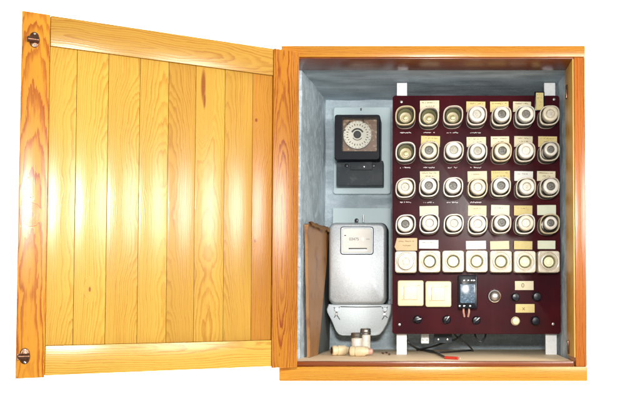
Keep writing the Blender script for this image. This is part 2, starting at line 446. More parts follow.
fbox('frame_stile', XL + 0.3, XLI, ZBI + 0.1, ZTI - 0.1, 0.4, FD, M['frame_v'], cab)
fbox('frame_stile', XRI, XR - 0.3, ZBI + 0.1, ZTI - 0.1, 0.4, FD, M['frame_v'], cab)
# bottom rebate fillet for the door; the top strip paints in shade
ZF = zu(361.5, 9)               # floor level
fbox('rebate_and_shade_strip', XLI + 0.2, XRI - 1.7, ZBI + 0.1, ZF + 0.6, 3, 10, M['dark_wood_and_shade'], cab, 1.0)
fbox('rebate_and_shade_strip', XLI + 0.2, XRI - 0.2, ZTI - 1.4, ZTI - 0.1, 1.5, FD - .2, M['dark_wood_and_shade'], cab, 0.3)  # added dark strip standing in for the rail's shaded underside
fbox('lit_lining_board', XRI - 1.5, XRI - 0.1, ZBI + 9, ZTI - 1.6, 1.5, FD - .2, M['lit_lining'], cab, 0.4)  # pale wood paints in the light falling on this reveal
fbox('floor_board', XLI + 0.4, XRI - 0.4, ZF - 6, ZF, 10.2, 214, M['floor'], cab, 0.5)
BK = 212.0
ZC = 246.0
# plastered niche
def sheet(name, pts, nrm, th, mat, parent, nx=30, ny=30, amp=1.1, seed=1):
    """hand-trowelled plaster slab: a quad with uneven front face and a flat back"""
    rnd = random.Random(seed)
    from mathutils import noise as mn
    bm = bmesh.new()
    p00, p10, p11, p01 = [Vector((p[0] * U, p[1] * U, (p[2] + Z0) * U)) for p in pts]
    c = (p00 + p10 + p11 + p01) / 4
    nr = Vector(nrm)
    g = []
    for j in range(ny + 1):
        row = []
        for i in range(nx + 1):
            a, b = i / nx, j / ny
            p = (p00 * (1 - a) + p10 * a) * (1 - b) + (p01 * (1 - a) + p11 * a) * b
            h = mn.noise(p * 14 + Vector((seed * 5.1, 0, 0))) + 0.5 * mn.noise(p * 40)
            row.append(bm.verts.new(p - c + nr * (h * amp * U)))
        g.append(row)
    for j in range(ny):
        for i in range(nx):
            bm.faces.new((g[j][i], g[j][i + 1], g[j + 1][i + 1], g[j + 1][i]))
    ring = [g[0][i] for i in range(nx)] + [g[j][nx] for j in range(ny)] + [g[ny][i] for i in range(nx, 0, -1)] + [g[j][0] for j in range(ny, 0, -1)]
    back = [bm.verts.new(v.co - nr * th * U) for v in ring]
    n = len(ring)
    for k in range(n):
        bm.faces.new((ring[k], back[k], back[(k + 1) % n], ring[(k + 1) % n]))
    bm.faces.new(back)
    return link(name, finish(bm, 'plaster', True, 60), mat, parent, c)
sheet('back_wall', ((-128, BK, -70), (156, BK, -70), (156, BK, 250), (-128, BK, 250)), (0, -1, 0), 10, M['plaster'], cab, seed=2)
sheet('side_wall', ((-131.5, FD + .3, -70), (-125, BK + 2, -70), (-125, BK + 2, 250), (-131.5, FD + .3, 250)), (1, 0, 0), 8, M['plaster'], cab, seed=3)
sheet('side_wall', ((153, FD + .3, -70), (153, BK + 2, -70), (153, BK + 2, 250), (153, FD + .3, 250)), (-1, 0, 0), 4, M['plaster'], cab, seed=4)
sheet('ceiling', ((-131, FD + .3, ZC - 2), (154, FD + .3, ZC - 2), (154, BK + 2, ZC + 3), (-131, BK + 2, ZC + 3)), (0, 0, -1), min(3.0, ZT - 2.7 - ZC - 3), M['plaster'], cab, seed=5)
# outer shell of the box, behind the frame
fbox('outer_shell', -145, -140.5, -76, ZT - .5, FD + .4, 224, M['shell'], cab, 0.5)
fbox('outer_shell', 157.8, 160.8, -76, ZT - .5, FD + .4, 224, M['shell'], cab, 0.5)
fbox('outer_shell', -140, 157.5, ZT - 2.5, ZT - .5, FD + .4, 224, M['shell'], cab, 0.5)
fbox('outer_shell', -140, 157.5, -76, -71, FD + .4, 224, M['shell'], cab, 0.5)
# striker plates inside the right-hand upright
for py in (92, 347):
    c = W(568, py, 34); c.x = (XRI - 2.3) * U
    link('strike_plate', box_me(1.6 * U, 7 * U, 14 * U, 0.4 * U), M['bronze'], cab, c)

# ------------------------------------------------------------------ the door
HX, HD = -125.2, -12.0
LX, LD = (17 - CX) * 0.8416, -134.6
DW = math.hypot(LX - HX, LD - HD)
ang = math.atan2(LD - HD, LX - HX)        # direction from the hinge to the free edge
dz0, dz1 = zu(367, -12), zu(52, -12)
def sdoor(px):
    q = px - CX
    return (-106420 - 838 * q) / (741.2 - 0.4904 * q)
# local axes: +X from hinge... x = -s so that local x grows to the right; y backwards; z up
door_rot = (0, 0, math.atan2(-(LD - HD), -(LX - HX)))
DT = 11.0                                  # thickness
bm = bmesh.new()
b_box(bm, (DW - 8) * U, 3.0 * U, (dz1 - dz0 - 8) * U, (-DW / 2 * U, 7.0 * U, (dz1 - dz0) / 2 * U))
door = bpy.data.objects.new('door', finish(bm, 'door'))
COL.objects.link(door)
door.data.materials.append(wood('door_back', 'Z', (0.30, 0.13, 0.03), (0.2, 0.07, 0.01)))
WPOS['door'] = Vector((0, 0, 0))
door.parent = cab
door.location = Vector((HX * U, HD * U, (dz0 + Z0) * U)) - WPOS[cab.name]
door.rotation_euler = door_rot
door['label'] = 'wide open pine plank door swung out to the left'
DH = dz1 - dz0
def dpiece(name, s0, s1, z0, z1, y0, y1, mat, bev=0.5):
    c = Vector((-(s0 + s1) / 2 * U, (y0 + y1) / 2 * U, (z0 + z1) / 2 * U))
    o = link(name, box_me((s1 - s0) * U, (y1 - y0) * U, (z1 - z0) * U, bev * U), mat, door, c)
    return o
s_l, s_r = sdoor(46.3), sdoor(272)
dpiece('door_stile', s_l + 0.25, DW, 0, DH, 0, DT, M['stile'], 0.9)
dpiece('door_stile', 0, s_r - 0.25, 0, DH, 0, DT, M['hinge_stile'], 0.9)
dpiece('door_rail', s_r, s_l, DH - 27, DH - 0.4, 0.5, DT - 0.3, M['rail'], 0.7)
dpiece('door_rail', s_r, s_l, 1.6, 27.0, 0.5, DT - 0.3, M['rail'], 0.7)
seams = [sdoor(x) for x in (46.3, 74, 106, 138, 167, 194.5, 224, 252, 272)]
pk = [dict(), dict(knots=((0.0, -0.17, 0.0022, 2.5),)), dict(seed=0.2), dict(), dict(seed=0.44),
      dict(knots=((-0.0145, 0.235, 0.0052, 7.0), (-0.012, 0.205, 0.003, 6.0))), dict(), dict(knots=((-0.013, 0.176, 0.0026), (-0.014, -0.07, 0.0026)), light=(0.43, 0.195, 0.020), dark=(0.28, 0.080, 0.004))]
for i in range(8):
    p = pk[i]
    if p:
        kw = dict(light=L_PINE, dark=D_PINE); kw.update(p)
        m = wood('pine_plank_%d' % i, 'Z', contrast=0.62, **kw)
    else: m = M['plank']
    dpiece('plank', seams[i + 1] + 0.12, seams[i] - 0.12, 27.2, DH - 27.2, 2.2, 5.4, m, 0.45)
def catch(px, py):
    s0 = sdoor(px)
    d = HD - s0 * 0.4904
    zz = zu(py, d) - dz0
    c = Vector((-s0 * U, 0, zz * U))
    out = []
    for k in range(24):
        a = 2 * math.pi * k / 24
        rr = 4.2 + 2.6 * abs(math.sin(a)) ** 3
        out.append((rr * math.cos(a) * U, rr * math.sin(a) * U))
    pl = link('catch_plate', prism_me(out, -1.0 * U, 0.5 * U, 0.5 * U), M['bronze'], door, c)
    bm = bmesh.new()
    b_lathe(bm, [(0, -4.8 * U), (2.0 * U, -4.8 * U), (2.5 * U, -4.2 * U), (2.5 * U, 2.6 * U), (2.9 * U, 2.7 * U), (2.9 * U, 4.2 * U), (2.2 * U, 4.8 * U), (0, 4.8 * U)], 18, (-1.0 * U, -2.4 * U, -0.3 * U), 'X')
    link('catch_barrel', finish(bm, 'barrel'), M['bronze'], door, c)
    for dz in (5.0, -5.0):
        screw(door, c + Vector((0, -1.0 * U, dz * U)), 0.9 * U, 'chrome')
catch(30, 40); catch(26, 356)
s0 = sdoor(29); screw(door, Vector((-s0 * U, 0, (zu(196, HD - s0 * .4904) - dz0) * U)), 1.5 * U, 'gunmetal', name='screw')

# ------------------------------------------------------------------ the fuse board
PD = 100.0                        # front face of the panel
HFD = 79.0                        # front of the fuse holders
board = thing('fuse_board', 'maroon fuse board with rows of porcelain screw fuses, switches and knobs', 'fuse board', W(476, 334, PD + 4))
c, w, h = rect(392.4, 95.5, 560.2, 334, PD)
link('panel', prism_me(rrect(w, h, 3 * U, 4), 0, 7 * U, 0.8 * U), M['maroon'], board, c)
# white mounting straps that carry the board between ceiling and floor
for (x0, x1) in ((397, 407), (544, 555)):
    a = rect(x0, 74, x1, 96, PD + 12)[0]; wv = rect(x0, 74, x1, 96, PD + 12)[1]
    ztop = (ZC - 1.0 + Z0) * U; zb = (ZF + Z0) * U + 0.0005
    link('mounting_strap', box_me(wv, 3.5 * U, ztop - zb, 0.3 * U), M['white_paint'], board, Vector((a.x - (1.2 * U if x0 < 420 else -1.2 * U) * 0, a.y, (ztop + zb) / 2)))
for (x, y) in ((401.5, 102), (554, 99.5), (399.5, 324.5), (553, 324)):
    screw(board, W(x, y, PD) , 1.7 * U, 'gunmetal', name='panel_screw')

# paper tags with handwriting
def writing(o, c, w, h, mat, rows, seed, size=1.0):
    """small pen strokes laid on a tag, as two uneven lines of script"""
    r = random.Random(seed)
    bm = bmesh.new()
    for k, (fx0, fx1, fz) in enumerate(rows):
        x = fx0 * w
        while x < fx1 * w:
            L = r.uniform(.5, 1.3) * U * size
            if r.random() < .17: x += 1.1 * U * size; continue
            a = r.choice((1.57, 1.3, 1.8, 0.1, .8, 2.3)) + r.uniform(-.2, .2)
            z = fz * h + r.uniform(-.35, .35) * U * size
            dx, dz = math.cos(a) * L / 2, math.sin(a) * L / 2
            t = r.uniform(.15, .26) * U * size
            nx, nz = -math.sin(a) * t, math.cos(a) * t
            pts = [(x - dx - nx, z - dz - nz), (x + dx - nx, z + dz - nz), (x + dx + nx, z + dz + nz), (x - dx + nx, z - dz + nz)]
            b_loft(bm, [[Vector((p[0], -0.06 * U, p[1])) for p in pts], [Vector((p[0], 0.02 * U, p[1])) for p in pts]])
            x += r.uniform(.45, .85) * U * size
    return link('writing', finish(bm, 'writing', False), mat, o, c + Vector((0, -0.03 * U, 0)))
PXH = (DIST + HFD) / F            # units per pixel at the holder fronts
def leaf(Rr, n=48, amp=0.11, grow=0.0):
    out = []
    for k in range(n):
        a = 2 * math.pi * k / n
        r = Rr / (abs(math.cos(a)) ** 2.28 + abs(math.sin(a)) ** 2.28) ** (1 / 2.28) * (1 + amp * max(0.0, abs(math.cos(a - math.pi / 4))) ** 8) + grow
        out.append((r * math.cos(a), r * math.sin(a)))
    return out
RH = 10.1 * PXH * U               # outline radius
def holder_mesh():
    bm = bmesh.new()
    n = 48
    o = leaf(RH, n); o2 = leaf(RH * 0.95, n)
    def lp(pts, y): return [Vector((p[0], y, p[1])) for p in pts]
    def ci(r, y): return [Vector((r * math.cos(2 * math.pi * k / n), y, r * math.sin(2 * math.pi * k / n))) for k in range(n)]
    y0 = 0.0
    loops = [lp(leaf(RH * 0.97, n), 4.4 * U), lp(o, 3.8 * U), lp(o, 1.4 * U), lp(leaf(RH * 0.985, n), 0.5 * U), lp(o2, 0.0), lp(leaf(RH * 0.885, n), 0.0), lp(leaf(RH * 0.86, n), 0.5 * U), lp(leaf(RH * 0.85, n), 8 * U)]
    b_loft(bm, loops, False, False)
    return finish(bm, 'holder_ring', True, 40)
def body_mesh(dep):
    bm = bmesh.new(); n = 48
    def lp(k, y): return [Vector((p[0], y, p[1])) for p in leaf(RH * k, n, 0.09)]
    b_loft(bm, [lp(0.93, 4.2 * U), lp(0.90, 12 * U), lp(0.90, dep - 3 * U), lp(0.97, dep - 2 * U), lp(0.97, dep - 0.2 * U)], False, True)
    return finish(bm, 'body', True, 40)
ME_RING = holder_mesh()
DEP = (PD - HFD) * U
ME_BODY = body_mesh(DEP)
ME_FLANGE = prism_me([(p[0], p[1]) for p in leaf(RH * 1.0, 48, 0.09)], DEP - 1.6 * U, DEP - 0.15 * U, 0.5 * U)
def cavity_mesh():
    bm = bmesh.new()
    q = RH
    b_lathe(bm, [(q * .76, 11 * U), (q * .745, 4.2 * U), (q * .71, 3.6 * U), (q * .67, 4.2 * U), (q * .66, 6 * U), (q * .61, 6.5 * U), (q * .635, 7.5 * U), (q * .59, 8.1 * U), (q * .615, 9.2 * U), (q * .57, 9.8 * U), (q * .57, 15 * U)], 40)
    return finish(bm, 'thread', True, 30)
ME_THREAD = cavity_mesh()
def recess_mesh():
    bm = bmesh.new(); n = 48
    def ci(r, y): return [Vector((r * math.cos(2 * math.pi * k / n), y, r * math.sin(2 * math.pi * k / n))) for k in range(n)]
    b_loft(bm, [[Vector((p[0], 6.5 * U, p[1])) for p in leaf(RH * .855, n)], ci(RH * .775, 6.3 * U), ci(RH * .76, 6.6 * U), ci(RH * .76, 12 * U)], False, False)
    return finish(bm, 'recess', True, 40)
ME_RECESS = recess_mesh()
ME_WELL = lathe_me([(RH * .60, 14.5 * U), (RH * .42, 15 * U), (RH * .40, 13.5 * U), (RH * .30, 13.2 * U), (0, 13.2 * U)], 32)
ME_CONTACT = lathe_me([(RH * .26, 13.3 * U), (RH * .24, 10.8 * U), (RH * .1, 10.4 * U), (0, 10.4 * U)], 20)
def cap_mesh(Rc, ln):
    """screw cap: rounded cylinder, a recessed sight glass seat in the middle"""
    q = Rc
    return lathe_me([(q * .80, 11 * U), (q * .80, 3.5 * U), (q * .98, 2.8 * U), (q, 2.0 * U), (q, -ln + 2.0 * U), (q * .975, -ln + .8 * U), (q * .92, -ln + .2 * U), (q * .85, -ln),
                     (q * .60, -ln + .1 * U), (q * .545, -ln + .5 * U), (q * .52, -ln + 2.0 * U), (q * .51, -ln + 4 * U)], 40)
CAPR = 8.05 * (DIST + 48) / F * U
CAPL = 8 * U
CAPS = {}
for key, rr, ln in (('std', CAPR, CAPL), ('small', CAPR * .86, CAPL * 1.15), ('low', CAPR * 1.03, CAPL * .75)):
    CAPS[key] = (cap_mesh(rr, ln), lathe_me([(rr * .52, -ln + 1.6 * U), (rr * .45, -ln + 2.4 * U), (rr * .34, -ln + 2.3 * U), (rr * .16, -ln + 2.3 * U), (rr * .12, -ln + 1.7 * U), (0, -ln + 1.6 * U)], 24))
ME_HSCREW = lathe_me([(1.0 * U, 0.2 * U), (1.0 * U, -0.35 * U), (0, -0.5 * U)], 12)
rnd = random.Random(7)
COLX = [405.4, 429.4, 453.3, 477.3, 501.4, 525.6, 549.6]
ROWY = [115.8, 151.6, 187.2, 224.0]
BLIND = {(0, 6), (1, 5), (2, 3), (2, 5), (3, 1), (3, 3), (3, 5)}
EMPTY = {(0, 0), (0, 1), (0, 2), (1, 0)}
for j in range(4):
    for i in range(7):
        px = COLX[i] + rnd.uniform(-.5, .5); py = ROWY[j] + rnd.uniform(-.7, .7)
        c = W(px, py, HFD)
        tint = rnd.choice(('porcelain', 'porcelain', 'porcelain_white', 'porcelain_pink', 'porcelain_pink', 'porcelain_aged'))
        if (j, i) == (3, 6): tint = 'porcelain_aged'
        h = link('fuse_holder', ME_RING, M[tint], board, c)
        link('holder_body', ME_BODY, M['old_shaded_body'], h, c)
        link('base_flange', ME_FLANGE, M['porcelain'], h, c)
        for sgn in (1, -1):
            k = RH * 0.707 * sgn * 0.90
            link('fixing_screw', ME_HSCREW, M['dark_grey'], h, c + Vector((k, 5.6 * U, k)))
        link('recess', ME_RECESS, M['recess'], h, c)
        if (j, i) in EMPTY:
            link('threaded_socket', ME_THREAD, M['socket'], h, c)
            link('socket_floor', ME_WELL, M['ivory'], h, c)
            link('contact', ME_CONTACT, M['brass'], h, c)
            h['label'] = 'empty fuse holder without its screw cap'
        else:
            key = 'small' if (j, i) in ((3, 6), (1, 6)) else ('low' if rnd.random() < .25 and i < 5 else 'std')
            mc, mg = CAPS[key]
            off = Vector((rnd.uniform(-.4, .4) * U, 0, rnd.uniform(-.2, .6) * U))
            a = rnd.uniform(0, 6)
            link('screw_cap', mc, M[rnd.choice(('cap', 'cap', 'cap', 'cap_aged'))], h, c + off, (0, a, 0))
            link('sight_glass', mg, M['cap_disc' if (j, i) in BLIND else ('dark_glass' if rnd.random() < .75 else 'pale_glass')], h, c + off, (0, a, 0))

WHITE_MARK = plain('white_marks', (0.70, 0.68, 0.66), 0.7)  # small white strokes below the holders on the left
for j in range(4):
    for i in range(7):
        if j == 3 or i > 3: continue
        c = W(COLX[i] - (i - 1) * .6, ROWY[j] + 17.2 - j * .9, PD)
        writing(board, c, 14 * U, 3 * U, WHITE_MARK, ((-.45, .42, .1),), 200 + j * 7 + i, 1.15)
# bottom row: square holders with a round pale glass
SD = 82.0
PXS = (DIST + SD) / F
SQ = 10.9 * PXS * U
def square_mesh():
    bm = bmesh.new(); n = 48
    def sq(k, y, r):
        o = []
        for q in range(n):
            a = 2 * math.pi * (q + .5) / n
            cx, sz = math.cos(a), math.sin(a)
            p = 12.0
            rr = SQ * k / (abs(cx) ** p + abs(sz) ** p) ** (1 / p)
            o.append(Vector((rr * cx, y, rr * sz)))
        return o
    def ci(r, y): return [Vector((r * math.cos(2 * math.pi * (q + .5) / n), y, r * math.sin(2 * math.pi * (q + .5) / n))) for q in range(n)]
    b_loft(bm, [sq(1, (PD - SD - .2) * U, 0), sq(1, 1.2 * U, 0), sq(.965, 0.1 * U, 0), sq(.93, 0, 0), ci(SQ * .86, .3 * U), ci(SQ * .83, 1.6 * U), ci(SQ * .76, 1.6 * U), ci(SQ * .73, -.8 * U), ci(SQ * .62, -1.0 * U), ci(SQ * .56, .4 * U), ci(SQ * .54, 3 * U)], True, True)
    return finish(bm, 'square', True, 35)
ME_SQ = square_mesh()
ME_SQRING = lathe_me([(SQ * .54, 2.9 * U), (SQ * .53, .6 * U), (SQ * .51, .2 * U), (SQ * .47, 0.8 * U), (SQ * .46, 2.8 * U)], 36)
ME_SQGLASS = lathe_me([(SQ * .46, 2.6 * U), (SQ * .44, 2.0 * U), (SQ * .33, 2.0 * U), (SQ * .31, .3 * U), (SQ * .2, -.4 * U), (0, -.7 * U)], 32)
ME_SQPLUG = lathe_me([(SQ * .74, 1 * U), (SQ * .74, -3 * U), (SQ * .68, -4.4 * U), (SQ * .42, -4.6 * U), (SQ * .36, -3.8 * U), (SQ * .30, -3.6 * U), (SQ * .24, -4.4 * U), (0, -4.6 * U)], 40)
ME_EDGE = None
for i, (px, py) in enumerate(((405.8, 261.8), (429.6, 261.4), (453.2, 261.3), (476.8, 261.3), (501, 261.5), (525, 261.7), (549, 261.7))):
    c = W(px, py, SD)
    h = link('lamp_holder', ME_SQ, M['porcelain'], board, c)
    if i == 0:
        link('screw_cap', ME_SQPLUG, M['cap'], h, c)
        h['label'] = 'square holder closed with a cream porcelain plug'
    else:
        link('glass_ring', ME_SQRING, M['brass'], h, c)
        link('signal_glass', ME_SQGLASS, M['lamp_glass'], h, c)

# paper tags
TAGS = [  # x0, y0, x1, y1 (photo), paper, written
    (420, 100.6, 439.2, 112, 'paper_cream', 1), (466.3, 101.6, 485.3, 112, 'paper_yellow', 1), (490.1, 101.6, 508.6, 112, 'paper_yellow', 1), (513, 101.6, 531, 112, 'paper_cream', 1),
    (421, 136, 440, 147, 'paper_yellow', 1), (466.6, 137, 486, 147, 'paper_cream', 1), (490.8, 136.4, 509.2, 147, 'paper_cream', 1), (514.2, 136.2, 532.6, 147, 'paper_cream', 1), (538.2, 136.4, 557, 147, 'paper_yellow', 1),
    (420, 171.2, 439.2, 181, 'paper_cream', 1), (467.6, 171.2, 487, 182, 'paper_cream', 0.5), (491.2, 170.8, 510, 181, 'paper_yellow', 1), (514.3, 171.2, 533, 181, 'paper_white', .5), (537, 171.2, 555.4, 181, 'paper_cream', 1),
    (419.6, 206, 438.4, 216, 'paper_green', 0), (468, 205.5, 486.5, 216, 'paper_cream', .5), (491, 205, 509.5, 215.5, 'paper_green', .5), (514, 205.5, 532.4, 215.5, 'paper_yellow', .5), (537.2, 205, 556, 215, 'paper_green', 0),
    (419, 240, 438.4, 248.6, 'paper_white', .5), (466, 240.8, 486, 249.2, 'paper_white', 0), (490.2, 241, 509.2, 249.4, 'paper_cream', 0), (514, 241, 532.4, 249.4, 'paper_yellow', 0), (537.6, 240.6, 555.4, 249, 'paper_green', 0)]
for k, (x0, y0, x1, y1, pm, wr) in enumerate(TAGS):
    dd = PD - 2.2
    c, w, h = rect(x0, y0, x1, y1, dd)
    tg = link('paper_tag', box_me(w, 1.4 * U, h, 0.2 * U), M[pm], board, c + Vector((0, .7 * U, 0)), (0, R(rnd.uniform(-1.3, 1.3)), 0))
    if wr == 1: writing(tg, c, w, h, M['ink'], ((-.38, .40, .30), (-.2, .25, .0)), k)
    elif wr: writing(tg, c, w, h, M['ink'], ((-.30, .2, .22),), k, .8)
# brown card above the first square holder
c, w, h = rect(394.6, 238, 417.2, 250.6, SD - 1)
bc = link('paper_tag', prism_me([(-w / 2, -h * .2), (-w * .42, -h / 2), (w / 2, -h / 2), (w / 2, h / 2), (-w * .40, h / 2)], 0, 1.2 * U, .2 * U), M['card_brown'], board, c)
bc['label'] = 'brown card tag with two lines of faded writing'
def text(o, c, body, size, mat, dz=0.0):
    cu = bpy.data.curves.new('lettering', 'FONT')
    cu.body = body; cu.size = size; cu.align_x = 'CENTER'; cu.align_y = 'CENTER'; cu.extrude = 0.0001
    tmp = bpy.data.objects.new('tmp', cu); COL.objects.link(tmp)
    bpy.context.view_layer.update()
    me = bpy.data.meshes.new_from_object(tmp.evaluated_get(bpy.context.evaluated_depsgraph_get()))
    bpy.data.objects.remove(tmp)
    me.materials.clear()
    return link('lettering', me, mat, o, c + Vector((0, -0.00016, dz)), (R(90), 0, 0))
writing(bc, c + Vector((0, .0 * U, 0)), w, h, M['ink'], ((-.30, .34, .24), (-.12, .20, -.10)), 99, 1.1)
# upright tag in a black holder at the top edge
c, w, h = rect(534.6, 91.6, 544.6, 110.6, PD - 6)
hold = link('tag_holder', box_me(w, 5 * U, h, .5 * U), M['black'], board, c + Vector((0, 2.5 * U, 0)))
hold['label'] = 'upright yellowed tag in a black holder'
c2, w2, h2 = rect(536, 92.8, 543.4, 110, PD - 7)
tg = link('paper_tag', box_me(w2, 1 * U, h2, .2 * U), M['paper_yellow'], hold, c2)
writing(tg, c2 - Vector((0, .5 * U, 0)), w2, h2, M['ink'], ((-.30, .3, .38), (-.3, .3, .2), (-.2, .35, -.05), (-.25, .2, -.25)), 5, .9)

# switches
for (r4, up) in (((397.6, 280.2, 423.6, 306), 1), ((425.4, 281, 451.4, 307), 1)):
    c, w, h = rect(*r4, PD - 9)
    sw = link('light_switch', prism_me(rrect(w, h, 2.2 * U, 5), 0, 8.8 * U, 1.6 * U), M['switch'], board, c)
    bm = bmesh.new()
    rk = 6.4 * (DIST + PD - 9) / F * U
    b_box(bm, rk * 2 + 1.0 * U, .5 * U, rk * 2 + 1.0 * U, (0, 0.1 * U, 0))
    link('rocker_recess', finish(bm, 'recess'), M['card_brown'], sw, c - Vector((.2 * U, 0, 0)))
    link('rocker', box_me(rk * 2, 2.4 * U, rk * 2, .5 * U), M['rocker'], sw, c + Vector((-.2 * U, -.5 * U, .2 * U)), (R(4), 0, 0))
    bm = bmesh.new(); b_box(bm, 3.2 * U, .3 * U, .8 * U)
    link('switch_mark', finish(bm, 'mark'), M['card_brown'], sw, c + Vector((w * .30, -.05 * U, h * .30)))
    screw(sw, c + Vector((-w * .31, 0.1 * U, -h * .24)), .9 * U, 'brass', name='indicator')

# black relay
c, w, h = rect(458, 275, 477.4, 308.5, PD - 16)
rl = link('relay', prism_me(rrect(w, h, 1.5 * U, 4), 0, 15.8 * U, 1.2 * U), M['black'], board, c)
rl['label'] = 'black relay with a blue window above two copper prongs'
c2, w2, h2 = rect(460.2, 284, 475, 303, PD - 17)
link('relay_window', box_me(w2, 2 * U, h2, .6 * U), M['relay_screen'], rl, c2 + Vector((0, .6 * U, 0)))
for x in (464, 468, 471.5, 474):
    link('terminal', box_me(1.9 * U, 1.2 * U, 1.5 * U, .3 * U), M['chrome'], rl, W(x, 280.5, PD - 16.3))
for x in (459.6, 464, 470):
    link('terminal', box_me(2.0 * U, 1.2 * U, 2.0 * U, .3 * U), M['chrome'], rl, W(x, 306, PD - 16.3))
for (x, dx) in ((463.6, .8), (469, -.9)):
    tube('prong', [W(x, 307.5, PD - 9), W(x, 312, PD - 7), W(x + dx, 316.5, PD - 3)], [1.15 * U] * 17, M['copper'], rl)

# chrome push button
c = W(494.5, 296.2, PD)
pb = link('push_button', lathe_me([(7.6 * U, 0.2 * U), (7.6 * U, -1.5 * U), (7.0 * U, -2.6 * U), (5.9 * U, -3.0 * U), (5.5 * U, -1.6 * U)], 40), M['chrome'], board, c)
link('button', lathe_me([(5.4 * U, -1 * U), (5.3 * U, -3.4 * U), (4.3 * U, -4.8 * U), (2.4 * U, -5.6 * U), (0, -5.9 * U)], 32), plain('brushed_steel', (0.55, 0.50, 0.46), 0.3, metal=0.9, var=.1), pb, c)

# number cards
for r4, body in (((515, 281, 533.6, 290), '0'), ((515.6, 304, 534.6, 312.6), 'x')):
    c, w, h = rect(*r4, PD - 1.2)
    cd = link('number_card', box_me(w, 1.1 * U, h, .2 * U), M['paper_cream'] if body == '0' else M['paper_yellow'], board, c + Vector((0, .55 * U, 0)))
    text(cd, c + Vector((-w * .08, 0, 0)), body, 7 * U, M['ink'])

# knobs, buttons
def knob(px, py, r, mat, ln=5.0, name='knob', rot=0.0, bar=False):
    c = W(px, py, PD)
    q = r * U
    k = link(name, lathe_me([(q * 1.05, .2 * U), (q * 1.05, -1 * U), (q * .92, -1.6 * U), (q * .9, -ln * U + 1 * U), (q * .75, -ln * U), (q * .3, -ln * U - .25 * U), (0, -ln * U - .3 * U)], 28), M[mat], board, c)
    if bar:
        link('finger_grip', box_me(q * 2.1, 4.2 * U, q * .62, .8 * U), M[mat], k, c + Vector((0, -(ln + 1.5) * U, 0)), (0, rot, 0))
        link('pointer', box_me(q * 1.1, .5 * U, q * .16, .1 * U), M['chrome'], k, c + Vector((q * .4 * math.cos(rot), -(ln + 3.8) * U, -q * .4 * math.sin(rot))), (0, rot, 0))
    return k
knob(515.2, 297, 4.6, 'black', 8, 'push_button')
knob(536.4, 296.6, 5.2, 'black', 9, 'push_button')
k_ = knob(515.4, 321, 4.7, 'switch', 6, 'push_button'); k_['label'] = 'cream push button'
knob(535, 320.6, 5.1, 'black', 9, 'push_button')
for (x, y, ro) in ((417.5, 319.5, -.25), (446.6, 319.6, -1.0), (476.2, 320.2, -.75)):
    knob(x, y, 4.6, 'black', 4, 'rotary_knob', ro, True)

# ------------------------------------------------------------------ time switch
TD = BK - 6
ts = thing('time_switch', 'black time switch with a white round dial on a blue-grey plate', 'time switch', W(362, 194, TD))
c, w, h = rect(333.6, 107, 390.6, 194, TD)
mp = link('mounting_plate', prism_me(rrect(w, h, 3 * U, 4), 0, 5 * U, 1 * U), M['plate'], ts, c)
bm = bmesh.new(); b_box(bm, 1.8 * U, .5 * U, 3.2 * U)
link('plate_slot', finish(bm, 'slot'), M['rubber'], mp, W(361, 109.5, TD))
HDp = TD - 40                    # front of the housing
c, w, h = rect(334.4, 114.4, 380.0, 160, HDp)
# hollow housing: a frame of four walls with a deep window
ow, oh = w, h
iw, ih = 35.5 * (DIST + HDp) / F * U, 34.5 * (DIST + HDp) / F * U
bm = bmesh.new()
def rr3(w_, h_, r_, y, dx=0.0, dz=0.0): return [Vector((p[0] + dx, y, p[1] + dz)) for p in rrect(w_, h_, r_, 4)]
dzw = 3.6 * U; dxw = 2.6 * U
b_loft(bm, [rr3(ow, oh, 3 * U, 40 * U - .2 * U), rr3(ow, oh, 3 * U, 2 * U), rr3(ow * .97, oh * .97, 3 * U, 0), rr3(iw, ih, 1.5 * U, 0, dxw, dzw), rr3(iw * .97, ih * .97, 1.5 * U, 12 * U, dxw, dzw), rr3(iw * .97, ih * .97, 1.5 * U, 14 * U, dxw, dzw)], True, False)
hs = link('housing', finish(bm, 'housing', True, 40), M['housing'], ts, c)
bm = bmesh.new(); b_box(bm, iw * .98, 1 * U, ih * .98)
mc_ = link('mechanism', finish(bm, 'mech'), M['mech'], hs, c + Vector((dxw, 12.5 * U, dzw)))
dc = W(357.4, 134.8, HDp + 5)
DR = 14.2 * (DIST + HDp + 5) / F * U
dial = link('dial', lathe_me([(DR, 2 * U), (DR, .4 * U), (DR * .97, 0), (0, 0)], 48), M['dial'], hs, dc)
bm = bmesh.new()
def arc(bm, r0, r1, a0, a1, y, n=16):
    lo = []; hi = []
    for k in range(n + 1):
        a = R(a0 + (a1 - a0) * k / n)
        lo.append((r0 * math.cos(a), r0 * math.sin(a))); hi.append((r1 * math.cos(a), r1 * math.sin(a)))
    poly = lo + hi[::-1]
    for k in range(n):
        q = [lo[k], lo[k + 1], hi[k + 1], hi[k]]
        b_loft(bm, [[Vector((p[0], y, p[1])) for p in q], [Vector((p[0], y + .3 * U, p[1])) for p in q]])
arc(bm, DR * .36, DR * .48, 25, 155, -.15 * U)
arc(bm, DR * .36, DR * .41, 215, 325, -.15 * U, 10)
for k in range(24):
    a = k * 15
    arc(bm, DR * .66, DR * (.80 if k % 2 else .76), a - 2.0, a + 2.0, -.15 * U, 1)
    arc(bm, DR * .88, DR * .95, a + 6.4, a + 8.6, -.15 * U, 1)
link('dial_print', finish(bm, 'print', False), M['black_ink'], dial, dc)
link('dial_hub', lathe_me([(DR * .27, 0), (DR * .27, -1.6 * U), (DR * .22, -2.2 * U), (0, -2.2 * U)], 28), M['black'], dial, dc)
